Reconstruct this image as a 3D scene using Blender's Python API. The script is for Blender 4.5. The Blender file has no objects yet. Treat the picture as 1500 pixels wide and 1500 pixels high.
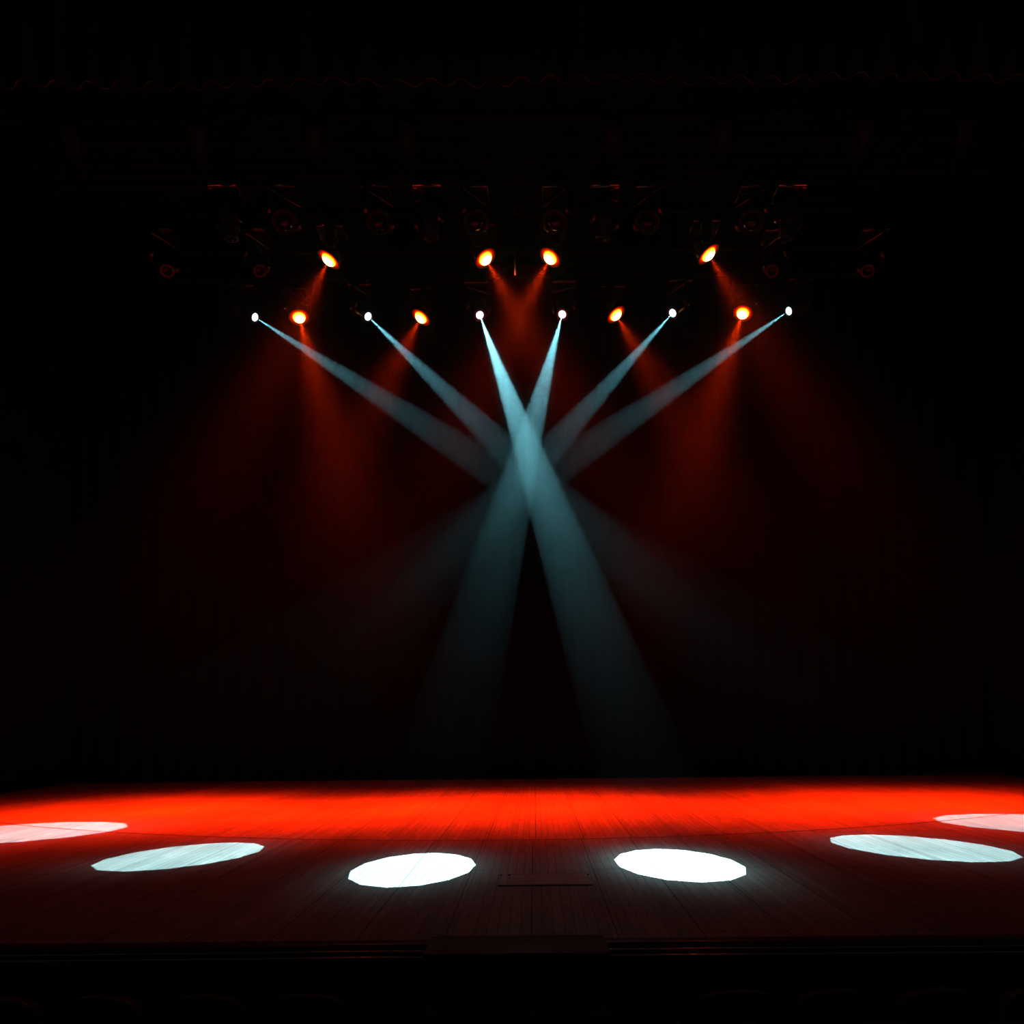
import bpy, bmesh, math, random
from mathutils import Vector, Matrix

random.seed(7)
SC = bpy.context.scene
COL = SC.collection
PI = math.pi
R = math.radians

# ------------------------------------------------------------------ camera, world, exposure
F_PX, PX, PY = 920.0, 783.0, 1048.0         # focal length and principal point on the 1500 px frame
EYE = 1.30                                    # eye height above the stage floor (stage floor is z = 0)
ROLL = R(0.55)
cam_d = bpy.data.cameras.new('camera')
cam_d.sensor_fit = 'HORIZONTAL'
cam_d.sensor_width = 36.0
cam_d.lens = 36.0 * F_PX / 1500.0
cam_d.shift_x = (750.0 - PX) / 1500.0
cam_d.shift_y = (PY - 750.0) / 1500.0
cam_d.clip_end = 200
cam = bpy.data.objects.new('camera', cam_d)
COL.objects.link(cam)
cam.matrix_world = Matrix.Translation((0, 0, EYE)) @ Matrix.Rotation(R(90), 4, 'X') @ Matrix.Rotation(-ROLL, 4, 'Z')
SC.camera = cam

world = bpy.data.worlds.new('house')
SC.world = world
world.use_nodes = True
world.node_tree.nodes['Background'].inputs['Color'].default_value = (1.0, 0.72, 0.66, 1)
world.node_tree.nodes['Background'].inputs['Strength'].default_value = 0.010

SC.view_settings.view_transform = 'Standard'
SC.view_settings.look = 'None'
SC.view_settings.exposure = 0.0
SC.view_settings.gamma = 1.0
SC.view_settings.use_curve_mapping = False
try:
    SC.cycles.use_denoising = True
    SC.cycles.volume_bounces = 0
    SC.cycles.max_bounces = 6
    SC.cycles.sample_clamp_indirect = 4.0
except Exception:
    pass

# beam settings
WHITE_COL = (0.46, 0.93, 1.0)
RED_COL = (1.0, 0.018, 0.0004)
WHITE_W = 60000.0
RED_W = 37000.0
HAZE_DENS = 0.0036
HAZE_G = 0.81
WHITE_TAN = 0.0535
WASH_CORE = 0.165


def at(px, py, Y):
    """world point at depth Y seen at photo pixel (px, py)"""
    a, b = px - PX, py - PY
    s, c = math.sin(ROLL), math.cos(ROLL)
    a2, b2 = a * c - b * s, a * s + b * c
    return Vector((a2 * Y / F_PX, Y, EYE - b2 * Y / F_PX))


def on_floor(px, py, z=0.0):
    a, b = px - PX, py - PY
    s, c = math.sin(ROLL), math.cos(ROLL)
    b2 = a * s + b * c
    return at(px, py, (EYE - z) * F_PX / b2)


# ------------------------------------------------------------------ materials
def mat(name, col, rough=0.5, metal=0.0, spec=0.5):
    m = bpy.data.materials.new(name)
    m.use_nodes = True
    b = m.node_tree.nodes['Principled BSDF']
    b.inputs['Base Color'].default_value = (*col, 1)
    b.inputs['Roughness'].default_value = rough
    b.inputs['Metallic'].default_value = metal
    b.inputs['Specular IOR Level'].default_value = spec
    return m


def noisy(name, c1, c2, scale, rough=0.6, metal=0.0, spec=0.5, bump=0.0, stretch=(1, 1, 1)):
    m = mat(name, c1, rough, metal, spec)
    nt = m.node_tree
    b = nt.nodes['Principled BSDF']
    tc = nt.nodes.new('ShaderNodeTexCoord')
    mp = nt.nodes.new('ShaderNodeMapping')
    mp.inputs['Scale'].default_value = stretch
    n = nt.nodes.new('ShaderNodeTexNoise')
    n.inputs['Scale'].default_value = scale
    n.inputs['Detail'].default_value = 5
    r = nt.nodes.new('ShaderNodeValToRGB')
    r.color_ramp.elements[0].position = 0.35
    r.color_ramp.elements[1].position = 0.65
    r.color_ramp.elements[0].color = (*c1, 1)
    r.color_ramp.elements[1].color = (*c2, 1)
    nt.links.new(tc.outputs['Object'], mp.inputs['Vector'])
    nt.links.new(mp.outputs['Vector'], n.inputs['Vector'])
    nt.links.new(n.outputs['Fac'], r.inputs['Fac'])
    nt.links.new(r.outputs['Color'], b.inputs['Base Color'])
    if bump:
        bp = nt.nodes.new('ShaderNodeBump')
        bp.inputs['Strength'].default_value = bump
        bp.inputs['Distance'].default_value = 0.01
        nt.links.new(n.outputs['Fac'], bp.inputs['Height'])
        nt.links.new(bp.outputs['Normal'], b.inputs['Normal'])
    return m


M = {}
M['plastic'] = noisy('black_plastic', (0.006, 0.006, 0.006), (0.009, 0.009, 0.009), 40, 0.25, 0, 0.5)
M['yoke'] = noisy('black_shell', (0.005, 0.005, 0.005), (0.008, 0.008, 0.008), 30, 0.28, 0, 0.5)
M['bezel'] = noisy('bezel_black', (0.010, 0.010, 0.010), (0.014, 0.014, 0.014), 60, 0.32, 0, 0.5)
M['hood'] = noisy('hood_black', (0.035, 0.035, 0.035), (0.045, 0.045, 0.045), 60, 0.5, 0, 0.1)
M['clamp'] = noisy('clamp_metal', (0.03, 0.03, 0.03), (0.05, 0.05, 0.05), 50, 0.4, 0.6)
M['truss'] = noisy('truss_black', (0.003, 0.003, 0.003), (0.005, 0.005, 0.005), 25, 0.7, 0, 0.04)
M['cable'] = noisy('black_cable', (0.012, 0.012, 0.012), (0.018, 0.018, 0.018), 50, 0.5)
M['steel'] = noisy('dark_steel', (0.02, 0.02, 0.02), (0.03, 0.03, 0.03), 30, 0.35, 0.6)
M['lantern'] = noisy('lantern_black', (0.006, 0.006, 0.006), (0.009, 0.009, 0.009), 30, 0.6, 0, 0.08)
M['dark_lens'] = mat('dark_glass_lens', (0.004, 0.004, 0.005), 0.15, 0, 0.12)
M['lip'] = noisy('glint_strip_metal', (0.62, 0.60, 0.60), (0.70, 0.68, 0.68), 30, 0.14, 1.0)  # bright metal for the added glint strip
M['velvet'] = noisy('black_velvet', (0.0035, 0.003, 0.003), (0.006, 0.005, 0.005), 8, 1.0, 0, 0.0, 0.2, (1, 1, 0.2))
M['border'] = noisy('border_velvet', (0.030, 0.018, 0.016), (0.05, 0.028, 0.024), 6, 1.0, 0, 0.0, 0.2, (1, 1, 0.3))
M['wall'] = noisy('black_wall_paint', (0.004, 0.004, 0.004), (0.006, 0.006, 0.006), 3, 1.0, 0, 0.0)
M['apron'] = noisy('black_apron_paint', (0.006, 0.006, 0.006), (0.01, 0.01, 0.01), 5, 0.8, 0, 0.2)
M['carpet'] = noisy('dark_carpet', (0.010, 0.008, 0.008), (0.018, 0.014, 0.014), 60, 1.0, 0, 0.05, 0.4)
M['fabric'] = noisy('seat_fabric', (0.040, 0.036, 0.028), (0.060, 0.054, 0.042), 90, 0.95, 0, 0.1, 0.3)
M['seat_wood'] = noisy('seat_back_shell', (0.026, 0.022, 0.018), (0.04, 0.034, 0.028), 14, 0.45, 0, 0.4, 0, (1, 1, 0.15))
M['seat_rim'] = noisy('seat_rim_trim', (0.06, 0.056, 0.04), (0.08, 0.074, 0.052), 20, 0.7, 0, 0.1)
M['seat_metal'] = noisy('seat_frame_metal', (0.02, 0.02, 0.02), (0.03, 0.03, 0.03), 20, 0.5)
M['nosing'] = noisy('nosing_strip', (0.060, 0.045, 0.04), (0.10, 0.078, 0.068), 12, 0.25, 0.3, 0.5, 0, (0.2, 1, 1))
M['rail'] = noisy('nosing_rail_metal', (0.26, 0.22, 0.21), (0.38, 0.33, 0.31), 8, 0.17, 1.0, 0.5, 0, (0.2, 1, 1))
M['step'] = noisy('dark_step_wood', (0.016, 0.012, 0.010), (0.030, 0.022, 0.018), 5, 0.6, 0, 0.3, 0.1, (6, 0.6, 1))


def floor_material():
    m = mat('stage_boards', (0.2, 0.17, 0.15), 0.55, 0, 0.25)
    nt = m.node_tree
    L = nt.links.new
    N = nt.nodes.new
    b = nt.nodes['Principled BSDF']
    tc = N('ShaderNodeTexCoord')
    sep = N('ShaderNodeSeparateXYZ')
    L(tc.outputs['Object'], sep.inputs[0])

    def math_(op, a, bb=None, cc=None):
        n = N('ShaderNodeMath')
        n.operation = op
        for i, v in enumerate((a, bb, cc)):
            if v is None:
                continue
            if isinstance(v, (int, float)):
                n.inputs[i].default_value = v
            else:
                L(v, n.inputs[i])
        return n.outputs[0]

    # distance from the centre of the curved old stage front
    yy = math_('SUBTRACT', sep.outputs['Y'], 21.97)
    xx = math_('ADD', sep.outputs['X'], 0.35)
    d2 = math_('ADD', math_('MULTIPLY', xx, xx), math_('MULTIPLY', yy, yy))
    dist = math_('SQRT', d2)
    joint = math_('LESS_THAN', math_('ABSOLUTE', math_('SUBTRACT', dist, 15.40)), 0.016)
    apron = math_('GREATER_THAN', dist, 15.40)
    # boards run away from the viewer; apron boards are shifted against the stage boards
    comb = N('ShaderNodeCombineXYZ')
    L(math_('ADD', sep.outputs['Y'], math_('MULTIPLY', apron, 0.9)), comb.inputs['X'])
    L(math_('ADD', sep.outputs['X'], math_('MULTIPLY', apron, 0.031)), comb.inputs['Y'])
    br = N('ShaderNodeTexBrick')
    br.offset = 0.37
    br.inputs['Scale'].default_value = 1.0
    br.inputs['Brick Width'].default_value = 2.6
    br.inputs['Row Height'].default_value = 0.068
    br.inputs['Mortar Size'].default_value = 0.0026
    br.inputs['Mortar Smooth'].default_value = 0.2
    br.inputs['Bias'].default_value = 0.0
    br.inputs['Color1'].default_value = (0.175, 0.150, 0.140, 1)
    br.inputs['Color2'].default_value = (0.235, 0.200, 0.185, 1)
    br.inputs['Mortar'].default_value = (0.05, 0.04, 0.035, 1)
    L(comb.outputs[0], br.inputs['Vector'])
    # a few boards have opened up to wide dark gaps
    wide = N('ShaderNodeTexBrick')
    wide.offset = 0.5
    wide.inputs['Scale'].default_value = 1.0
    wide.inputs['Brick Width'].default_value = 3.1
    wide.inputs['Row Height'].default_value = 0.51
    wide.inputs['Mortar Size'].default_value = 0.005
    wide.inputs['Mortar Smooth'].default_value = 0.1
    wide.inputs['Color1'].default_value = (1, 1, 1, 1)
    wide.inputs['Color2'].default_value = (0.88, 0.88, 0.88, 1)
    wide.inputs['Mortar'].default_value = (0.12, 0.12, 0.12, 1)
    L(comb.outputs[0], wide.inputs['Vector'])
    # grain and wear
    mp = N('ShaderNodeMapping')
    mp.inputs['Scale'].default_value = (16, 1.3, 1)
    L(tc.outputs['Object'], mp.inputs['Vector'])
    g = N('ShaderNodeTexNoise')
    g.inputs['Scale'].default_value = 2.4
    g.inputs['Detail'].default_value = 8
    g.inputs['Roughness'].default_value = 0.65
    L(mp.outputs[0], g.inputs['Vector'])
    gr = N('ShaderNodeMapRange')
    gr.inputs['From Min'].default_value = 0.3
    gr.inputs['From Max'].default_value = 0.7
    gr.inputs['To Min'].default_value = 0.72
    gr.inputs['To Max'].default_value = 1.12
    L(g.outputs['Fac'], gr.inputs['Value'])
    w = N('ShaderNodeTexNoise')
    w.inputs['Scale'].default_value = 0.9
    w.inputs['Detail'].default_value = 7
    L(tc.outputs['Object'], w.inputs['Vector'])
    wr = N('ShaderNodeMapRange')
    wr.inputs['From Min'].default_value = 0.35
    wr.inputs['From Max'].default_value = 0.65
    wr.inputs['To Min'].default_value = 0.72
    wr.inputs['To Max'].default_value = 1.08
    L(w.outputs['Fac'], wr.inputs['Value'])
    # the apron boards are the darker, more worn timber
    tone = math_('SUBTRACT', 1.0, math_('MULTIPLY', apron, 0.18))
    tot = math_('MULTIPLY', math_('MULTIPLY', gr.outputs[0], wr.outputs[0]), tone)
    tot = math_('MULTIPLY', tot, math_('SUBTRACT', 1.0, math_('MULTIPLY', joint, 0.85)))
    mx = N('ShaderNodeMix')
    mx.data_type = 'RGBA'
    mx.blend_type = 'MULTIPLY'
    mx.inputs['Factor'].default_value = 1.0
    L(br.outputs['Color'], mx.inputs['A'])
    L(wide.outputs['Color'], mx.inputs['B'])
    mx2 = N('ShaderNodeMix')
    mx2.data_type = 'RGBA'
    mx2.blend_type = 'MULTIPLY'
    mx2.inputs['Factor'].default_value = 1.0
    L(mx.outputs['Result'], mx2.inputs['A'])
    L(tot, mx2.inputs['B'])
    L(mx2.outputs['Result'], b.inputs['Base Color'])
    bp = N('ShaderNodeBump')
    bp.inputs['Strength'].default_value = 0.25
    bp.inputs['Distance'].default_value = 0.004
    L(gr.outputs[0], bp.inputs['Height'])
    L(bp.outputs['Normal'], b.inputs['Normal'])
    return m


def lens_material(name, stops, radius, strength):
    """glowing lens: colour by distance from the optical axis"""
    m = bpy.data.materials.new(name)
    m.use_nodes = True
    nt = m.node_tree
    nt.nodes.clear()
    L = nt.links.new
    out = nt.nodes.new('ShaderNodeOutputMaterial')
    em = nt.nodes.new('ShaderNodeEmission')
    tc = nt.nodes.new('ShaderNodeTexCoord')
    mul = nt.nodes.new('ShaderNodeVectorMath')
    mul.operation = 'MULTIPLY'
    mul.inputs[1].default_value = (1 / radius, 1 / radius, 0)
    ln = nt.nodes.new('ShaderNodeVectorMath')
    ln.operation = 'LENGTH'
    rp = nt.nodes.new('ShaderNodeValToRGB')
    e = rp.color_ramp.elements
    while len(e) < len(stops):
        e.new(0.5)
    for k, (p, c) in enumerate(stops):
        e[k].position = p
        e[k].color = (*c, 1)
    L(tc.outputs['Object'], mul.inputs[0])
    L(mul.outputs[0], ln.inputs[0])
    L(ln.outputs['Value'], rp.inputs['Fac'])
    L(rp.outputs['Color'], em.inputs['Color'])
    em.inputs['Strength'].default_value = strength
    L(em.outputs[0], out.inputs['Surface'])
    return m


M['floor'] = floor_material()
M['red_lens'] = lens_material('red_lens_with_halo', [(0.0, (1, 0.80, 0.42)), (0.42, (1, 0.66, 0.20)), (0.57, (1, 0.33, 0.025)), (0.645, (0.7, 0.08, 0.0)),
                                                   (0.69, (0.16, 0.003, 0.0)), (0.84, (0.05, 0.0005, 0.0)), (1.0, (0.008, 0.0, 0.0))], 0.152, 8.0)  # deep-red outer stops imitate camera bloom around the lens
M['white_lens'] = lens_material('glowing_white_lens', [(0.0, (1, 1, 1)), (0.8, (0.8, 0.95, 1)), (1.0, (0.3, 0.55, 0.65))], 0.058, 5.0)


# ------------------------------------------------------------------ mesh helpers
def link_obj(name, me, parent=None):
    o = bpy.data.objects.new(name, me)
    COL.objects.link(o)
    if parent is not None:
        o.parent = parent
    return o


def finish(bm, name, m, smooth=True, angle=35):
    bmesh.ops.recalc_face_normals(bm, faces=bm.faces[:])
    me = bpy.data.meshes.new(name)
    if smooth:
        for f in bm.faces:
            f.smooth = True
        for e in bm.edges:
            if len(e.link_faces) == 2 and e.calc_face_angle(0) > R(angle):
                e.smooth = False
    bm.to_mesh(me)
    bm.free()
    me.materials.append(m)
    return me


def add_box(bm, c, s, bev=0.0, seg=2, rot=None):
    r = bmesh.ops.create_cube(bm, size=1.0)
    vs = r['verts']
    bmesh.ops.scale(bm, vec=s, verts=vs)
    if bev > 0:
        es = list({e for v in vs for e in v.link_edges})
        q = bmesh.ops.bevel(bm, geom=es, offset=bev, segments=seg, profile=0.5, affect='EDGES')
        vs = list({v for f in q['faces'] for v in f.verts} | {v for v in vs if v.is_valid})
    if rot is not None:
        bmesh.ops.rotate(bm, cent=(0, 0, 0), matrix=rot, verts=vs)
    bmesh.ops.translate(bm, vec=c, verts=vs)
    return vs


def add_lathe(bm, prof, seg=28, mtx=None, close=False):
    """prof: (r, z) list, turned about Z"""
    rings = []
    allv = []
    for r, z in prof:
        if r < 1e-6:
            v = bm.verts.new((0, 0, z))
            rings.append([v])
            allv.append(v)
        else:
            ring = [bm.verts.new((r * math.cos(2 * PI * k / seg), r * math.sin(2 * PI * k / seg), z)) for k in range(seg)]
            rings.append(ring)
            allv += ring
    pairs = list(zip(rings, rings[1:]))
    if close:
        pairs.append((rings[-1], rings[0]))
    for a, b in pairs:
        for k in range(seg):
            k2 = (k + 1) % seg
            if len(a) == 1 and len(b) == 1:
                continue
            if len(a) == 1:
                bm.faces.new((a[0], b[k], b[k2]))
            elif len(b) == 1:
                bm.faces.new((a[k], a[k2], b[0]))
            else:
                bm.faces.new((a[k], a[k2], b[k2], b[k]))
    if mtx is not None:
        bmesh.ops.transform(bm, matrix=mtx, verts=allv)
    return allv


def add_tube(bm, pts, r, seg=8):
    pts = [Vector(p) for p in pts]
    prev = None
    n = len(pts)
    ref = None
    for i, p in enumerate(pts):
        t = (pts[min(i + 1, n - 1)] - pts[max(i - 1, 0)]).normalized()
        if ref is None:
            ref = Vector((0, 0, 1)) if abs(t.z) < 0.9 else Vector((1, 0, 0))
        u = t.cross(ref).normalized()
        w = u.cross(t).normalized()
        ref = w
        ring = [bm.verts.new(p + r * (math.cos(2 * PI * k / seg) * u + math.sin(2 * PI * k / seg) * w)) for k in range(seg)]
        if prev:
            for k in range(seg):
                bm.faces.new((prev[k], prev[(k + 1) % seg], ring[(k + 1) % seg], ring[k]))
        else:
            bm.faces.new(ring[::-1])
        prev = ring
    bm.faces.new(prev)


def mesh_of(name, m, fn, smooth=True, angle=35):
    bm = bmesh.new()
    fn(bm)
    return finish(bm, name, m, smooth, angle)


def tag(o, label, cat, group=None, kind=None):
    o['label'] = label
    o['category'] = cat
    if group:
        o['group'] = group
    if kind:
        o['kind'] = kind
    return o


def thing(name, label, cat, loc=(0, 0, 0), group=None):
    o = bpy.data.objects.new(name, None)
    COL.objects.link(o)
    o.location = loc
    o.empty_display_size = 0.1
    return tag(o, label, cat, group)


def structure(name, me, label=None, cat=None):
    o = link_obj(name, me)
    o['kind'] = 'structure'
    if label:
        o['label'] = label
        o['category'] = cat
    return o


# ------------------------------------------------------------------ the setting
STAGE_FRONT = 3.56
STAGE_BACK = 13.2
HOUSE = -0.92


def one_box(c, s, bev=0.0):
    return lambda bm: add_box(bm, c, s, bev)


structure('floor', mesh_of('floor', M['floor'], one_box((0, (STAGE_FRONT + STAGE_BACK) / 2, -0.05), (19, STAGE_BACK - STAGE_FRONT, 0.10)), False),
          'worn wooden stage floor boards lit red and by white light pools', 'stage floor')
structure('wall_back', mesh_of('wall_back', M['wall'], one_box((0, STAGE_BACK + 0.1, 5.4), (19.4, 0.2, 13)), False),
          'black rear wall behind the stage backdrop', 'wall')
structure('wall_left', mesh_of('wall_left', M['wall'], one_box((-9.6, 7.8, 5.4), (0.2, 11.0, 13)), False),
          'dark side wall of the stage, left', 'wall')
structure('wall_right', mesh_of('wall_right', M['wall'], one_box((9.6, 7.8, 5.4), (0.2, 11.0, 13)), False),
          'dark side wall of the stage, right', 'wall')
structure('ceiling', mesh_of('ceiling', M['wall'], one_box((0, 10.2, 11.9), (19.4, 6.2, 0.2)), False),
          'black ceiling grid high above the stage', 'ceiling')
structure('wall_front', mesh_of('wall_front', M['apron'], one_box((0, STAGE_FRONT + 0.06, (HOUSE - 0.1) / 2), (19, 0.1, -HOUSE - 0.1)), False),
          'black upright face below the front edge of the stage', 'wall')
structure('floor_auditorium', mesh_of('floor_auditorium', M['carpet'], lambda bm: (
    add_box(bm, (0, (STAGE_FRONT + 2.42) / 2, HOUSE - 0.05), (19, STAGE_FRONT - 2.42, 0.10)),
    add_box(bm, (0, 0.96, HOUSE + 0.05), (19, 2.92, 0.30))), False),
    'dark carpeted auditorium floor in front of the stage', 'floor')


def nosing(bm):
    add_box(bm, (0, STAGE_FRONT + 0.033, 0.003), (19, 0.074, 0.016), 0.0075, 4)


structure('trim_1', mesh_of('trim_1', M['nosing'], nosing), 'flat polished strip along the front edge of the stage', 'edge trim')


def rails(bm):
    for y, z in ((-0.036, -0.019), (-0.062, -0.043)):
        add_tube(bm, [(-9.5, STAGE_FRONT + y, z), (9.5, STAGE_FRONT + y, z)], 0.008, 16)
        add_box(bm, (0, STAGE_FRONT + (y + 0.016) / 2, z - 0.004), (19, 0.016 - y, 0.008))


structure('trim_2', mesh_of('trim_2', M['rail'], rails), 'twin metal rails under the lip of the stage', 'edge trim')


# haze filling the stage, thinning towards the floor
def haze():
    me = mesh_of('haze', bpy.data.materials.new('stage_haze'), one_box((0, 8.4, 5.0), (18.6, 9.0, 9.86)), False)
    m = me.materials[0]
    m.use_nodes = True
    nt = m.node_tree
    nt.nodes.clear()
    out = nt.nodes.new('ShaderNodeOutputMaterial')
    vs = nt.nodes.new('ShaderNodeVolumeScatter')
    vs.inputs['Color'].default_value = (0.52, 0.92, 1.0, 1)
    vs.inputs['Anisotropy'].default_value = HAZE_G
    nt.links.new(vs.outputs[0], out.inputs['Volume'])
    tc = nt.nodes.new('ShaderNodeTexCoord')
    sp = nt.nodes.new('ShaderNodeSeparateXYZ')
    mr = nt.nodes.new('ShaderNodeMapRange')
    mr.interpolation_type = 'SMOOTHSTEP'
    mr.inputs['From Min'].default_value = 0.3
    mr.inputs['From Max'].default_value = 6.5
    mr.inputs['To Min'].default_value = HAZE_DENS * 0.08
    mr.inputs['To Max'].default_value = HAZE_DENS
    nt.links.new(tc.outputs['Object'], sp.inputs[0])
    nt.links.new(sp.outputs['Z'], mr.inputs['Value'])
    nt.links.new(mr.outputs[0], vs.inputs['Density'])
    m.cycles.volume_sampling = 'EQUIANGULAR'
    m.cycles.volume_step_rate = 0.5
    o = link_obj('haze', me)
    tag(o, 'thin stage haze in which the light beams show', 'haze', kind='stuff')


haze()


# curtains
def drape(x0, x1, y, z0, z1, pitch, amp, scallop=0.0, thick=0.015):
    def fn(bm):
        n = max(8, int((x1 - x0) / pitch * 8))
        rows = 5
        fr, bk = [], []
        for j in range(rows + 1):
            t = j / rows
            rf, rb = [], []
            for i in range(n + 1):
                x = x0 + (x1 - x0) * i / n
                ph = 2 * PI * x / pitch
                yy = y + amp * math.sin(ph + 0.6 * math.sin(x * 1.7)) * (0.55 + 0.45 * (1 - t))
                zb = z0 + scallop * (0.6 * math.sin(x * 1.9) + 0.4 * math.sin(x * 5.3 + 1))
                z = zb + (z1 - zb) * t
                rf.append(bm.verts.new((x, yy, z)))
                rb.append(bm.verts.new((x, yy + thick, z)))
            fr.append(rf)
            bk.append(rb)
        for j in range(rows):
            for i in range(n):
                bm.faces.new((fr[j][i], fr[j][i + 1], fr[j + 1][i + 1], fr[j + 1][i]))
                bm.faces.new((bk[j][i + 1], bk[j][i], bk[j + 1][i], bk[j + 1][i + 1]))
        for i in range(n):
            bm.faces.new((fr[0][i + 1], fr[0][i], bk[0][i], bk[0][i + 1]))
            bm.faces.new((fr[rows][i], fr[rows][i + 1], bk[rows][i + 1], bk[rows][i]))
        for j in range(rows):
            bm.faces.new((fr[j][0], fr[j + 1][0], bk[j + 1][0], bk[j][0]))
            bm.faces.new((fr[j + 1][n], fr[j][n], bk[j][n], bk[j + 1][n]))
    return fn


t = thing('border_curtain', 'dark red-brown pleated border curtain across the top of the stage opening', 'curtain', (0, 7.30, 11.8))
o = link_obj('drape', mesh_of('border_drape', M['border'], drape(-9.3, 9.3, 0, -3.12, 0.0, 0.36, 0.05, 0.03)), t)
o = link_obj('batten', mesh_of('border_batten', M['truss'], lambda bm: add_tube(bm, [(-9.4, 0.01, -0.02), (9.4, 0.01, -0.02)], 0.03, 12)), t)

t = thing('backdrop_curtain', 'black pleated backdrop curtain hanging behind all the lights', 'curtain', (0, 12.9, 11.8))
link_obj('drape', mesh_of('backdrop_drape', M['velvet'], drape(-9.3, 9.3, 0, -11.78, 0.0, 0.42, 0.07)), t)
link_obj('batten', mesh_of('backdrop_batten', M['truss'], lambda bm: add_tube(bm, [(-9.4, 0.01, -0.02), (9.4, 0.01, -0.02)], 0.03, 12)), t)

for s, nm in ((-1, 'left'), (1, 'right')):
    t = thing('leg_curtain', 'black pleated side curtain hanging at the %s edge of the stage opening' % nm, 'curtain', (0, 7.66, 11.8), 'side curtains')
    a, b = (-9.3, -6.75) if s < 0 else (6.9, 9.3)
    link_obj('drape', mesh_of('leg_drape', M['velvet'], drape(a, b, 0, -11.78, 0.0, 0.30, 0.06)), t)
    link_obj('batten', mesh_of('leg_batten', M['truss'], lambda bm: add_tube(bm, [(a, 0.01, -0.02), (b, 0.01, -0.02)], 0.03, 12)), t)


# ------------------------------------------------------------------ trusses
TRUSS = {'back': (10.25, 8.46), 'middle': (8.94, 8.46), 'front': (8.28, 8.46)}
ELEV = 0.30
TW = 7.6


def truss(key, label):
    y, z = TRUSS[key]
    t = thing('lighting_truss', label, 'truss', (0, y, z), 'lighting trusses')
    h = ELEV
    corners = [(0, 0), (-h / 2, h), (h / 2, h)]            # triangular truss, one lower chord
    for (dy, dz) in corners:
        me = mesh_of('truss_chord', M['truss'], lambda bm: add_tube(bm, [(-TW, dy, dz), (TW, dy, dz)], 0.025, 12))
        link_obj('chord', me, t)

    def lace(bm):
        n = int(2 * TW / 0.42)
        for (a, b) in ((0, 1), (0, 2), (1, 2)):
            for k in range(n):
                x0, x1 = -TW + 2 * TW * k / n, -TW + 2 * TW * (k + 1) / n
                p, q = (corners[a], corners[b]) if k % 2 == 0 else (corners[b], corners[a])
                add_tube(bm, [(x0, *p), (x1, *q)], 0.009, 6)
    link_obj('lacing', mesh_of('truss_lacing', M['truss'], lace), t)
    for x in (-6.2, -2.2, 2.2, 6.2):
        me = mesh_of('truss_cable', M['cable'], lambda bm: add_tube(bm, [(x, 0, h), (x, 0, 11.785 - z)], 0.008, 6))
        link_obj('suspension_cable', me, t)
    return t


truss('back', 'black triangular truss carrying the white beam lights, farthest upstage')
truss('middle', 'black triangular truss carrying the four upper red lights')
truss('front', 'black triangular truss of unlit lights, nearest the audience')


# ------------------------------------------------------------------ moving heads (one mesh of each part, shared by every copy)
def base_fn(bm):
    add_box(bm, (0, 0, -0.10), (0.40, 0.30, 0.12), 0.022, 3)
    add_box(bm, (0, 0, -0.166), (0.25, 0.25, 0.02), 0.006, 2)


def lip_fn(w):  # strip added under the base, tilted to mirror the red pools as a glint
    def fn(bm):
        prof = [(-0.150, -0.146), (-0.118, -0.1605), (-0.116, -0.155), (-0.146, -0.141)]
        a = [bm.verts.new((-w / 2, y, z)) for y, z in prof]
        b = [bm.verts.new((w / 2, y, z)) for y, z in prof]
        bm.faces.new(a)
        bm.faces.new(b[::-1])
        for k in range(4):
            k2 = (k + 1) % 4
            bm.faces.new((a[k2], a[k], b[k], b[k2]))
    return fn


def panel_fn(bm):
    add_box(bm, (0, -0.152, -0.10), (0.16, 0.008, 0.06), 0.003)


def socket_fn(bm):
    add_lathe(bm, [(0.0, 0), (0.016, 0), (0.018, 0.006), (0.0, 0.006)], 12, Matrix.Rotation(R(90), 4, 'X'))


def bracket_fn(bm):
    """unit height: from z 0 (on the fixture base) to z 1 (under the truss pipe)"""
    add_box(bm, (0, 0, 0.5), (0.05, 0.05, 1.0), 0.0)


def clamp_fn(bm):
    prof = [(0.027, -0.025), (0.044, -0.025), (0.044, 0.025), (0.027, 0.025)]
    add_lathe(bm, prof, 16, Matrix.Rotation(R(90), 4, 'Y'), True)
    add_tube(bm, [(0, -0.040, 0.0), (0, -0.075, 0.012)], 0.006, 6)
    add_box(bm, (0, -0.078, 0.013), (0.036, 0.01, 0.02), 0.003)


def yoke_fn(arm, wide, thick=0.055):
    def fn(bm):
        # crossbar and two arms, swept as one U profile with rounded corners
        add_lathe(bm, [(0, -0.17), (0.095, -0.17), (0.095, -0.195), (0.0, -0.195)], 24)
        add_box(bm, (0, 0, -0.215), (2 * wide + thick, 0.15, 0.05), 0.018, 3)
        for s in (-1, 1):
            add_box(bm, (s * wide, 0, (-0.20 - arm) / 2), (thick, 0.13, arm - 0.20 + 0.03), 0.02, 3)
            add_lathe(bm, [(0.0, -thick / 2), (0.062, -thick / 2), (0.078, -thick / 2 + 0.012), (0.078, thick / 2 - 0.012), (0.062, thick / 2), (0.0, thick / 2)], 24,
                      Matrix.Translation((s * wide, 0, -arm)) @ Matrix.Rotation(R(90), 4, 'Y'))
    return fn


def spot_head(bm):
    # axis along -Z; tilt axis through the origin
    add_lathe(bm, [(0.0, 0.215), (0.07, 0.21), (0.11, 0.185), (0.125, 0.13), (0.128, 0.03), (0.128, -0.06), (0.112, -0.12),
                   (0.098, -0.19), (0.094, -0.205), (0.070, -0.205), (0.066, -0.19), (0.0, -0.188)], 32)


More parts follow.
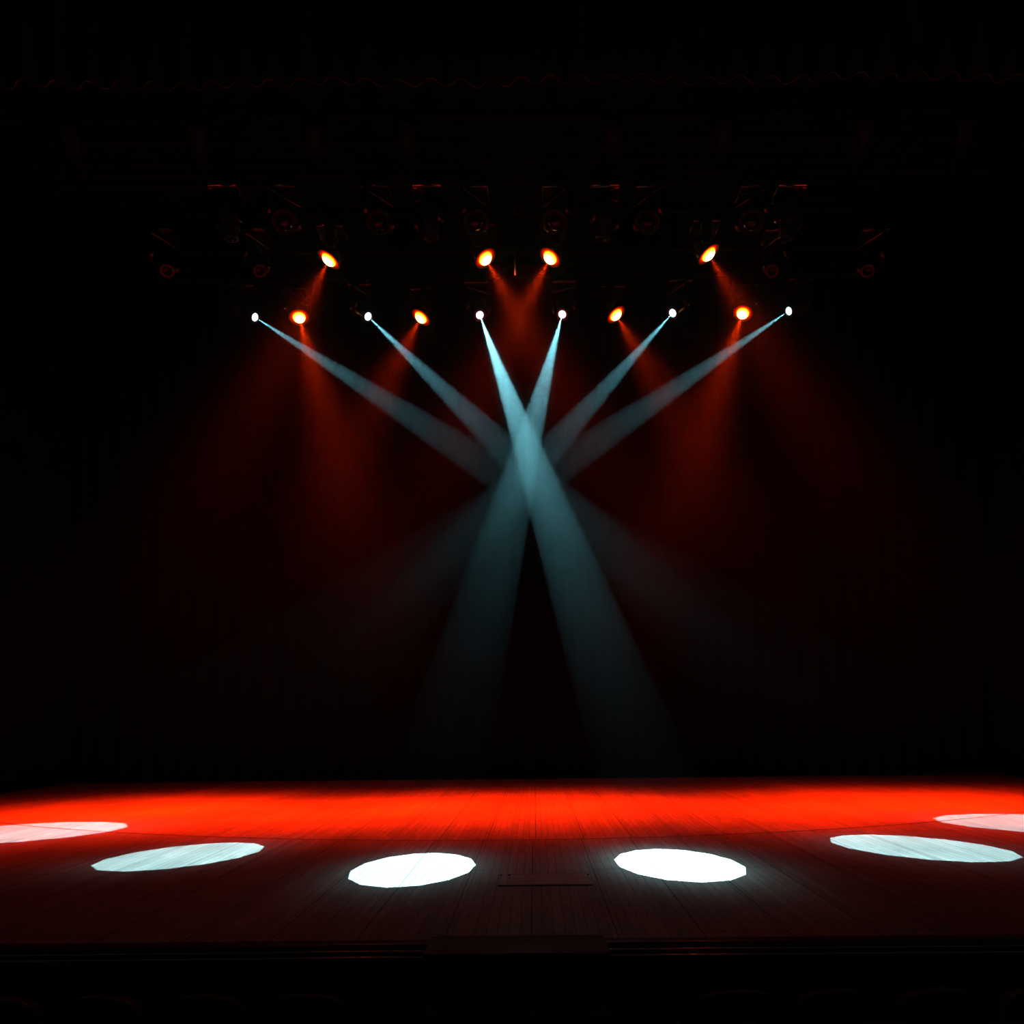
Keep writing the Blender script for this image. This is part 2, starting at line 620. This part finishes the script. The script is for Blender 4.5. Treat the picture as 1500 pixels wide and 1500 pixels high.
def spot_bezel(bm):
    add_lathe(bm, [(0.060, -0.203), (0.098, -0.200), (0.100, -0.214), (0.094, -0.226), (0.064, -0.226), (0.060, -0.215)], 32, None, True)


def spot_lens(bm):
    add_lathe(bm, [(0.0, -0.232), (0.022, -0.230), (0.042, -0.225), (0.055, -0.217), (0.061, -0.208), (0.0, -0.206)], 28)


def head_fins(bm):
    for k in range(7):
        z = 0.15 - k * 0.022
        add_lathe(bm, [(0.120, z), (0.135, z), (0.135, z - 0.008), (0.120, z - 0.008)], 32, None, True)


def wash_head(bm):
    add_lathe(bm, [(0.0, 0.15), (0.08, 0.147), (0.125, 0.12), (0.148, 0.06), (0.155, -0.02), (0.152, -0.07), (0.148, -0.095),
                   (0.140, -0.096), (0.0, -0.096)], 36)


def wash_hood(bm):
    add_lathe(bm, [(0.1535, -0.092), (0.157, -0.090), (0.162, -0.100), (0.161, -0.112), (0.156, -0.113), (0.1535, -0.102)], 36, None, True)


def wash_lens(bm):
    pr = []
    for k in range(9):
        a = PI / 2 * k / 8
        pr.append((0.100 * math.sin(a), -0.100 - 0.074 * math.cos(a)))
    pr[0] = (0.0, pr[0][1])
    add_lathe(bm, pr + [(0.101, -0.1015), (0.153, -0.1015), (0.153, -0.0975), (0.0, -0.0975)], 36)  # flat flange around the dome added to carry the painted bloom halo


SPOT_AXIS, WASH_AXIS = 0.475, 0.43
ME = {
    'base': mesh_of('base', M['plastic'], base_fn),
    'spot_lip': mesh_of('base_lip', M['lip'], lip_fn(0.36), False),
    'wash_lip': mesh_of('base_lip', M['lip'], lip_fn(0.17), False),
    'display_panel': mesh_of('display_panel', M['dark_lens'], panel_fn),
    'socket': mesh_of('sockets', M['clamp'], socket_fn),
    'bracket': mesh_of('bracket', M['clamp'], bracket_fn),
    'clamp': mesh_of('clamp', M['clamp'], clamp_fn),
    'spot_yoke': mesh_of('spot_yoke', M['yoke'], yoke_fn(SPOT_AXIS, 0.175)),
    'wash_yoke': mesh_of('wash_yoke', M['yoke'], yoke_fn(WASH_AXIS, 0.20)),
    'spot_head': mesh_of('spot_head', M['plastic'], spot_head),
    'spot_bezel': mesh_of('spot_bezel', M['bezel'], spot_bezel),
    'spot_fins': mesh_of('cooling_fins', M['bezel'], head_fins),
    'spot_lens_on': mesh_of('spot_lens_lit', M['white_lens'], spot_lens),
    'spot_lens_off': mesh_of('spot_lens_dark', M['dark_lens'], spot_lens),
    'wash_head': mesh_of('wash_head', M['plastic'], wash_head),
    'wash_hood': mesh_of('wash_hood', M['hood'], wash_hood),
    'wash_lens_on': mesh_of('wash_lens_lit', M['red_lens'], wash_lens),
    'wash_lens_off': mesh_of('wash_lens_dark', M['dark_lens'], wash_lens),
}


def gobo_nodes(ld, sides, tan_r, seed):
    """iris of straight blades: the beam is cut to a many-sided opening"""
    ld.use_nodes = True
    nt = ld.node_tree
    L = nt.links.new
    N = nt.nodes.new
    em = [n for n in nt.nodes if n.type == 'EMISSION'][0]

    def mt(op, a, b=None):
        n = N('ShaderNodeMath')
        n.operation = op
        for i, v in enumerate((a, b)):
            if v is None:
                continue
            if isinstance(v, (int, float)):
                n.inputs[i].default_value = v
            else:
                L(v, n.inputs[i])
        return n.outputs[0]
    tc = N('ShaderNodeTexCoord')
    sp = N('ShaderNodeSeparateXYZ')
    L(tc.outputs['Normal'], sp.inputs[0])
    u = mt('DIVIDE', sp.outputs['X'], sp.outputs['Z'])
    v = mt('DIVIDE', sp.outputs['Y'], sp.outputs['Z'])
    rr = mt('SQRT', mt('ADD', mt('MULTIPLY', u, u), mt('MULTIPLY', v, v)))
    ang = mt('ADD', mt('ARCTAN2', v, u), 10 * PI + seed)
    step = 2 * PI / sides
    loc = mt('SUBTRACT', mt('MODULO', ang, step), step / 2)
    edge = mt('MULTIPLY', rr, mt('COSINE', loc))           # distance to the nearest blade
    fac = N('ShaderNodeMapRange')
    fac.interpolation_type = 'SMOOTHSTEP'
    fac.inputs['From Min'].default_value = tan_r * 0.985
    fac.inputs['From Max'].default_value = tan_r * 1.005
    fac.inputs['To Min'].default_value = 1.0
    fac.inputs['To Max'].default_value = 0.0
    L(edge, fac.inputs['Value'])
    # stray light just outside the opening
    stray = mt('MULTIPLY', mt('EXPONENT', mt('MULTIPLY', mt('MAXIMUM', mt('SUBTRACT', rr, tan_r), 0.0), -1 / 0.016)), 0.022)
    L(mt('MAXIMUM', fac.outputs[0], stray), em.inputs['Strength'])


def wash_nodes(ld):
    """wash optics: a hot core with a wide faint skirt"""
    ld.use_nodes = True
    nt = ld.node_tree
    L = nt.links.new
    N = nt.nodes.new
    em = [n for n in nt.nodes if n.type == 'EMISSION'][0]

    def mt(op, a, b=None):
        n = N('ShaderNodeMath')
        n.operation = op
        for i, v in enumerate((a, b)):
            if v is None:
                continue
            if isinstance(v, (int, float)):
                n.inputs[i].default_value = v
            else:
                L(v, n.inputs[i])
        return n.outputs[0]
    tc = N('ShaderNodeTexCoord')
    sp = N('ShaderNodeSeparateXYZ')
    L(tc.outputs['Normal'], sp.inputs[0])
    u = mt('DIVIDE', sp.outputs['X'], sp.outputs['Z'])
    v = mt('DIVIDE', sp.outputs['Y'], sp.outputs['Z'])
    r2 = mt('ADD', mt('MULTIPLY', u, u), mt('MULTIPLY', v, v))
    core = mt('EXPONENT', mt('MULTIPLY', r2, -1 / WASH_CORE ** 2))
    skirt = mt('MULTIPLY', mt('EXPONENT', mt('MULTIPLY', r2, -1 / 0.55 ** 2)), 0.0050)
    L(mt('ADD', core, skirt), em.inputs['Strength'])


def head_matrix(d):
    """pan then tilt so that local -Z points along d"""
    d = d.normalized()
    pan = math.atan2(d.x, -d.y)                  # 0 = towards the audience (-Y)
    tilt = math.acos(max(-1, min(1, -d.z)))      # 0 = straight down
    return pan, Matrix.Rotation(pan, 4, 'Z') @ Matrix.Rotation(-tilt, 4, 'X')


def fixture(kind, lit, lens_pos, d, key, name, label, cat, group):
    """a moving head hung under a truss; lens_pos = centre of the lens"""
    y, z = TRUSS[key]
    axis, front = (SPOT_AXIS, 0.225) if kind == 'spot' else (WASH_AXIS, 0.15)
    d = d.normalized()
    pivot = lens_pos - d * front
    root_z = pivot.z + axis
    t = thing(name, label, cat, (pivot.x, y, root_z), group)
    pan, hm = head_matrix(d)
    link_obj('base', ME['base'], t)
    b = t.children[0]
    link_obj('display_panel', ME['display_panel'], b)
    link_obj('front_lip', ME[kind + '_lip'], b)
    for sx_ in (-0.135, 0.135):
        so = link_obj('socket', ME['socket'], b)
        so.location = (sx_, -0.149, -0.10)
    drop = (z - 0.043) - (root_z - 0.04)
    for s in (-1, 1):
        br = link_obj('bracket', ME['bracket'], t)
        br.location = (s * 0.12, 0, -0.042)
        br.scale = (1, 1, max(0.03, drop + 0.004))
        c = link_obj('clamp', ME['clamp'], t)
        c.location = (s * 0.12, 0, z - root_z)
    yk = link_obj('yoke', ME[kind + '_yoke'], t)
    yk.rotation_euler = (0, 0, pan)
    h = link_obj('head', ME[kind + '_head'], t)
    h.matrix_local = Matrix.Translation((0, 0, -axis)) @ hm
    if kind == 'spot':
        link_obj('bezel', ME['spot_bezel'], h)
        link_obj('cooling_fins', ME['spot_fins'], h)
    else:
        link_obj('hood', ME['wash_hood'], h)
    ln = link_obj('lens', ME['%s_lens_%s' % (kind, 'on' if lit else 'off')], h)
    if lit:
        ln['label'] = 'glowing white lens' if kind == 'spot' else 'glowing red lens with a yellow-white core and a painted halo ring'
    else:
        ln['label'] = 'dark glass lens'
    if lit:
        ld = bpy.data.lights.new(kind + '_beam', 'SPOT')
        lo = bpy.data.objects.new(kind + '_beam', ld)
        COL.objects.link(lo)
        lo.parent = h
        lo.location = (0, 0, -0.234 if kind == 'spot' else -0.180)
        return t, lo
    return t, None


def lens_point(px, py, key, kind, target=None, d=None):
    """lens centre seen at (px, py) for a head hung on the given truss"""
    y = TRUSS[key][0]
    front = 0.225 if kind == 'spot' else 0.15
    Y = y
    for _ in range(6):
        p = at(px, py, Y)
        dd = (target - p).normalized() if target is not None else d.normalized()
        Y = y + dd.y * front
    return at(px, py, Y), dd


ORD = ['leftmost', 'second from left', 'third from left', 'third from right', 'second from right', 'rightmost']
# six white beams, crossing over centre stage: lens pixel -> centre of its pool on the floor
whites = [((374, 465), (1531, 1206.5)), ((539.5, 464), (1339, 1240)), ((703, 462), (991, 1264.5)),
          ((823.5, 461), (608, 1271)), ((985, 459), (274, 1252.5)), ((1155, 456), (29, 1219.5))]
w_gain = [1.05, 0.92, 2.6, 1.25, 0.80, 1.05]
w_tan = [0.052, 0.0515, 0.0550, 0.0545, 0.0500, 0.052]
for i, (lp, fp) in enumerate(whites):
    tgt = on_floor(*fp)
    p, d = lens_point(*lp, 'back', 'spot', target=tgt)
    t, lo = fixture('spot', True, p, d, 'back', 'moving_spotlight',
                    'moving head throwing a narrow white beam, %s of the white lights' % ORD[i], 'stage light', 'white beam lights')
    ld = lo.data
    ld.energy = WHITE_W * w_gain[i]
    ld.color = WHITE_COL
    ld.shadow_soft_size = 0.0
    ld.spot_size = 2 * math.atan(WHITE_TAN * 2.6)
    ld.spot_blend = 0.0
    gobo_nodes(ld, 14, w_tan[i], 0.31 * i)

# eight red washes: lens pixel, truss, point on the floor
reds = [((480, 384), 'middle', (-6.4, 9.6)), ((713, 382), 'middle', (3.5, 9.7)), ((804, 381), 'middle', (-3.6, 9.7)), ((1040, 376), 'middle', (6.7, 9.6)),
        ((439, 468), 'back', (-1.5, 10.2)), ((615, 468), 'back', (-5.3, 10.2)), ((904, 464), 'back', (5.3, 10.2)), ((1087, 462), 'back', (0.6, 10.2))]
RORD = ['leftmost red on the upper row', 'left of the centre pair on the upper row', 'right of the centre pair on the upper row', 'rightmost red on the upper row',
        'leftmost red on the lower row', 'second red from left on the lower row', 'third red from left on the lower row', 'rightmost red on the lower row']
for i, (lp, key, fp) in enumerate(reds):
    tgt = Vector((fp[0], fp[1] * 0.876, 0))
    p, d = lens_point(*lp, key, 'wash', target=tgt)
    t, lo = fixture('wash', True, p, d, key, 'wash_light', 'moving wash light glowing red, %s' % RORD[i], 'stage light', 'red wash lights')
    ld = lo.data
    ld.energy = RED_W
    ld.color = RED_COL
    ld.shadow_soft_size = 0.0
    ld.spot_size = R(100)
    ld.spot_blend = 0.6
    wash_nodes(ld)

# unlit heads on the front truss: round wash heads and narrow spot heads in turn
off_front = [(333, 'spot'), (415, 'wash'), (553, 'wash'), (628, 'spot'), (694, 'wash'), (816, 'wash'), (885, 'spot'), (950, 'wash'), (1102, 'wash'), (1155, 'spot')]
FORD = ['leftmost', 'second from left', 'third from left', 'fourth from left', 'fifth from left',
        'fifth from right', 'fourth from right', 'third from right', 'second from right', 'rightmost']
for i, (px, kind) in enumerate(off_front):
    y, z = TRUSS['front']
    base = at(px, 288, y)
    axis, front = (SPOT_AXIS, 0.225) if kind == 'spot' else (WASH_AXIS, 0.15)
    d = Vector((0.25 if px < 783 else -0.25, -0.25, -1)) if kind == 'wash' else Vector((0.1 if px < 783 else -0.1, 0.25, -1))
    d.normalize()
    pivot = Vector((base.x, y, base.z + 0.17 - axis))
    fixture(kind, False, pivot + d * front, d, 'front',
            'wash_light' if kind == 'wash' else 'moving_spotlight',
            'unlit %s moving head on the front truss, %s' % ('round' if kind == 'wash' else 'narrow', FORD[i]), 'stage light', 'unlit lights on the front truss')

off_mid = [(238, 'spot', 'outer left'), (373, 'spot', 'inner left'), (1138, 'spot', 'inner right'), (1277, 'spot', 'outer right')]
for px, kind, where in off_mid:
    y, z = TRUSS['middle']
    base = at(px, 350, y)
    d = Vector((0.5 if px < 783 else -0.5, -0.3, -1)).normalized()
    pivot = Vector((base.x, y, base.z + 0.17 - SPOT_AXIS))
    fixture('spot', False, pivot + d * 0.225, d, 'middle', 'moving_spotlight',
            'unlit moving head on the truss of the upper red lights, %s' % where, 'stage light', 'unlit lights on the middle truss')


# ------------------------------------------------------------------ lanterns on the nearest bar
BAR_Y, BAR_Z = 7.70, 8.66


def bar_fn(bm):
    add_tube(bm, [(-6.6, 0, 0), (6.6, 0, 0)], 0.025, 12)


t = thing('lighting_bar', 'black lighting bar just behind the border curtain', 'lighting bar', (0, BAR_Y, BAR_Z))
link_obj('pipe', mesh_of('bar_pipe', M['truss'], bar_fn), t)
for x in (-6.2, -2.3, 2.3, 6.2):
    link_obj('suspension_cable', mesh_of('bar_cable', M['cable'], lambda bm: add_tube(bm, [(x, 0, 0.02), (x, 0, 11.785 - BAR_Z)], 0.008, 6)), t)


def lantern_body(bm):
    add_lathe(bm, [(0.0, 0.20), (0.07, 0.195), (0.10, 0.16), (0.105, 0.02), (0.085, -0.02), (0.085, -0.18), (0.098, -0.20), (0.098, -0.22), (0.078, -0.22),
                   (0.074, -0.20), (0.0, -0.195)], 28)


def lantern_fork(bm):
    for s in (-1, 1):
        add_box(bm, (s * 0.125, 0, -0.20), (0.010, 0.035, 0.30), 0.003)
        add_lathe(bm, [(0, -0.02), (0.022, -0.02), (0.022, 0.02), (0, 0.02)], 12, Matrix.Translation((s * 0.125, 0, -0.31)) @ Matrix.Rotation(R(90), 4, 'Y'))
    add_box(bm, (0, 0, -0.052), (0.26, 0.035, 0.010), 0.003)


def barn(bm):
    for k in range(4):
        a = k * PI / 2
        m = Matrix.Rotation(a, 3, 'Z')
        vs = add_box(bm, (0, 0, 0), (0.15, 0.004, 0.12), 0.0, 2, Matrix.Rotation(R(28), 3, 'X'))
        bmesh.ops.translate(bm, vec=(0, 0.125, -0.272), verts=vs)
        bmesh.ops.rotate(bm, cent=(0, 0, 0), matrix=m, verts=vs)


def lantern_lens(bm):
    add_lathe(bm, [(0.0, -0.214), (0.04, -0.212), (0.07, -0.204), (0.076, -0.198), (0.0, -0.196)], 24)


LB = {'body': mesh_of('lantern_body', M['lantern'], lantern_body), 'fork': mesh_of('lantern_fork', M['truss'], lantern_fork),
      'barn_door': mesh_of('barn_doors', M['truss'], barn, False), 'lens': mesh_of('lantern_lens', M['dark_lens'], lantern_lens)}
lant = [105, 290, 460, 595, 900, 1060, 1268, 1413]
for i, px in enumerate(lant):
    p = at(px, 222, BAR_Y)
    where = ['leftmost', 'second from left', 'third from left', 'fourth from left', 'fourth from right', 'third from right', 'second from right', 'rightmost'][i]
    t = thing('theatre_lantern', 'unlit black barn-door lantern on the bar under the border, %s' % where, 'stage light', (p.x, BAR_Y, BAR_Z), 'barn-door lanterns')
    c = link_obj('clamp', ME['clamp'], t)
    link_obj('fork', LB['fork'], t)
    bo = link_obj('body', LB['body'], t)
    bo.matrix_local = Matrix.Translation((0, 0, -0.31)) @ Matrix.Rotation((-0.3 if px > 783 else 0.3), 4, 'Z') @ Matrix.Rotation(R(38), 4, 'X')
    link_obj('barn_door', LB['barn_door'], bo)
    link_obj('lens', LB['lens'], bo)

# hanging cable drop with a connector box, between the two centre red lights
y, z = TRUSS['middle']
p = at(754.5, 372, y - 0.12)
t = thing('cable_drop', 'thin steel rod with a small box hanging between the two centre red lights', 'hanging rod', (p.x, p.y, z))
yo = p.y - y
link_obj('hook', mesh_of('drop_hook', M['clamp'], lambda bm: (add_lathe(bm, [(0.0245, -0.02), (0.04, -0.02), (0.04, 0.02), (0.0245, 0.02)], 16, Matrix.Translation((0, -yo, 0)) @ Matrix.Rotation(R(90), 4, 'Y'), True), add_box(bm, (0, 0.035, 0.0), (0.03, 0.10, 0.03), 0.004))), t)
zt = p.z - z
link_obj('rod', mesh_of('drop_rod', M['steel'], lambda bm: add_tube(bm, [(0, 0, 0.0), (0, 0, zt - 0.30)], 0.009, 10)), t)
link_obj('connector_box', mesh_of('drop_box', M['steel'], lambda bm: add_box(bm, (0, 0, zt + 0.06), (0.045, 0.04, 0.12), 0.006)), t)

# ------------------------------------------------------------------ stage furniture
# hatch let into the apron
c0, c1 = on_floor(727, 1296), on_floor(858, 1283)
hx, hy = (c0.x + c1.x) / 2 + 0.02, (c0.y + c1.y) / 2
hw = 0.70
t = thing('floor_hatch', 'narrow wooden hatch cover let into the boards at centre front', 'hatch', (hx, hy, 0))
link_obj('cover', mesh_of('hatch_cover', noisy('hatch_wood', (0.16, 0.135, 0.125), (0.22, 0.185, 0.17), 5, 0.5, 0, 0.3, 0.1, (0.8, 7, 1)),
                          lambda bm: add_box(bm, (0.035, 0, 0.005), (hw - 0.08, 0.30, 0.010), 0.003)), t)
link_obj('end_plate', mesh_of('hatch_plate', noisy('hatch_end', (0.13, 0.11, 0.10), (0.17, 0.145, 0.13), 8, 0.5), lambda bm: add_box(bm, (-hw / 2 + 0.03, 0, 0.005), (0.055, 0.30, 0.010), 0.003)), t)
link_obj('rim', mesh_of('hatch_rim', mat('hatch_rim', (0.02, 0.016, 0.014), 0.6), lambda bm: (
    add_box(bm, (0.0, 0.162, 0.004), (hw + 0.02, 0.018, 0.008)), add_box(bm, (0.0, -0.162, 0.004), (hw + 0.02, 0.018, 0.008)))), t)

# steps from the aisle up to the stage
l0, r0 = on_floor(624, 1398, 0.03), on_floor(893, 1396, 0.03)
l1, r1 = on_floor(628, 1371, 0.03), on_floor(886, 1369.5, 0.03)
sx = (l0.x + r0.x + l1.x + r1.x) / 4
sw = (r0.x - l0.x + r1.x - l1.x) / 2
yb = (l1.y + r1.y) / 2
yf = (l0.y + r0.y) / 2
t = thing('stage_steps', 'dark wooden steps set over the front edge of the stage at centre', 'steps', (sx, yf, HOUSE))
H = -HOUSE
link_obj('top_board', mesh_of('steps_top', M['step'], lambda bm: add_box(bm, (0, (yb - yf) / 2, H + 0.0215), (sw, yb - yf, 0.021), 0.004)), t)
for k in range(3):
    zt_, y0 = H - 0.23 * (k + 1) + 0.02, -0.215 * (k + 1)
    link_obj('tread', mesh_of('steps_tread', M['apron'], lambda bm: add_box(bm, (0, y0 + 0.1, zt_), (sw - 0.06, 0.235, 0.03), 0.005)), t)
for s in (-1, 1):
    def stringer(bm, s=s):
        pts = [(0.06, H + 0.01), (-0.0, H + 0.01), (-0.0, H - 0.23), (-0.215, H - 0.23), (-0.215, H - 0.46), (-0.43, H - 0.46), (-0.43, H - 0.69), (-0.645, H - 0.69), (-0.645, 0.0), (0.06, 0.0)]
        a = [bm.verts.new((s * (sw / 2 - 0.05), p[0], p[1])) for p in pts]
        b = [bm.verts.new((s * (sw / 2 - 0.02), p[0], p[1])) for p in pts]
        bm.faces.new(a)
        bm.faces.new(b[::-1])
        for k in range(len(pts)):
            k2 = (k + 1) % len(pts)
            bm.faces.new((a[k2], a[k], b[k], b[k2]))
    link_obj('stringer', mesh_of('steps_stringer', M['step'], stringer, False), t)


# ------------------------------------------------------------------ theatre seats, seen from behind
SP = 0.462                                    # seat spacing


def back_outline(w, h, z0, n=7):
    """rounded-top outline with a gently arched crown"""
    pts = [(-w / 2 + 0.015, z0), (w / 2 - 0.015, z0)]
    r = 0.075
    for k in range(n + 1):
        a = PI / 2 * k / n
        pts.append((w / 2 - r + r * math.cos(a), z0 + h - r + r * math.sin(a)))
    for k in range(1, 6):
        f = k / 6
        x = (w / 2 - r) * (1 - 2 * f)
        pts.append((x, z0 + h + 0.016 * math.sin(PI * f)))
    for k in range(n + 1):
        a = PI / 2 + PI / 2 * k / n
        pts.append((-w / 2 + r + r * math.cos(a), z0 + h - r + r * math.sin(a)))
    return pts


def slab(bm, pts, y0, y1, lean):
    def P(x, z, y):
        return (x, y - lean * (z - 0.42), z)
    a = [bm.verts.new(P(x, z, y0)) for x, z in pts]
    b = [bm.verts.new(P(x, z, y1)) for x, z in pts]
    bm.faces.new(a)
    bm.faces.new(b[::-1])
    n = len(pts)
    for k in range(n):
        k2 = (k + 1) % n
        bm.faces.new((a[k2], a[k], b[k], b[k2]))


W = SP - 0.035
LEAN = 0.16


def seat_shell(bm):
    slab(bm, back_outline(W, 0.56, 0.36), 0.0, 0.022, LEAN)


def seat_pad(bm):
    slab(bm, back_outline(W - 0.03, 0.50, 0.40), 0.022, 0.085, LEAN)


def seat_rim(bm):
    pts = [(x, y) for x, y in back_outline(W, 0.56, 0.36)][1:]
    add_tube(bm, [(x, 0.004 - LEAN * (z - 0.42), z) for x, z in pts] + [(-W / 2 + 0.015, 0.004 - LEAN * (0.36 - 0.42), 0.36)], 0.008, 8)


def seat_cushion(bm):
    add_box(bm, (0, 0.30, 0.42), (W - 0.06, 0.42, 0.10), 0.035, 3)


def seat_arm(s):
    def fn(bm):
        add_box(bm, (s * SP / 2 * 0.93, 0.22, 0.60), (0.045, 0.34, 0.030), 0.012, 3)
    return fn


def seat_leg(s):
    def fn(bm):
        add_box(bm, (s * SP / 2 * 0.93, 0.20, 0.30), (0.028, 0.24, 0.58), 0.006)
        add_box(bm, (s * SP / 2 * 0.93, 0.20, 0.01), (0.033, 0.34, 0.02), 0.004)
    return fn


ST = [('backrest', mesh_of('seat_backrest', M['seat_wood'], seat_shell)), ('cushion', mesh_of('seat_back_pad', M['fabric'], seat_pad)),
      ('seat', mesh_of('seat_cushion', M['fabric'], seat_cushion)), ('rim', mesh_of('seat_rim', M['seat_rim'], seat_rim)),
      ('armrest', mesh_of('seat_arm_a', M['seat_metal'], seat_arm(-1))), ('armrest', mesh_of('seat_arm_b', M['seat_metal'], seat_arm(1))),
      ('leg', mesh_of('seat_leg_a', M['seat_metal'], seat_leg(-1))), ('leg', mesh_of('seat_leg_b', M['seat_metal'], seat_leg(1)))]


def seat(px, py, Y, zf, label, group):
    p = at(px, py, Y)
    t = thing('theatre_chair', label, 'chair', (p.x, Y + LEAN * 0.5, zf), group)
    for nm, me in ST:
        link_obj(nm, me, t)


near = ['next to the aisle', 'second from the aisle', 'third from the aisle', 'fourth from the aisle']
for side, xs in (('left', (437, 283, 128, -26)), ('right', (1088, 1241, 1394, 1548))):
    for k, px in enumerate(xs):
        if px < -100 or px > 1600:
            continue
        seat(px, 1450, 2.89, HOUSE, 'dark theatre chair seen from behind in the front row, %s block, %s' % (side, near[k]), 'front row seats')
for side, xs in (('left', (458, 258, 58)), ('right', (1110, 1314, 1515))):
    for k, px in enumerate(xs):
        seat(px, 1490, 2.155, HOUSE + 0.20, 'dark theatre chair seen from behind in the second row, %s block, %s' % (side, near[k]), 'second row seats')
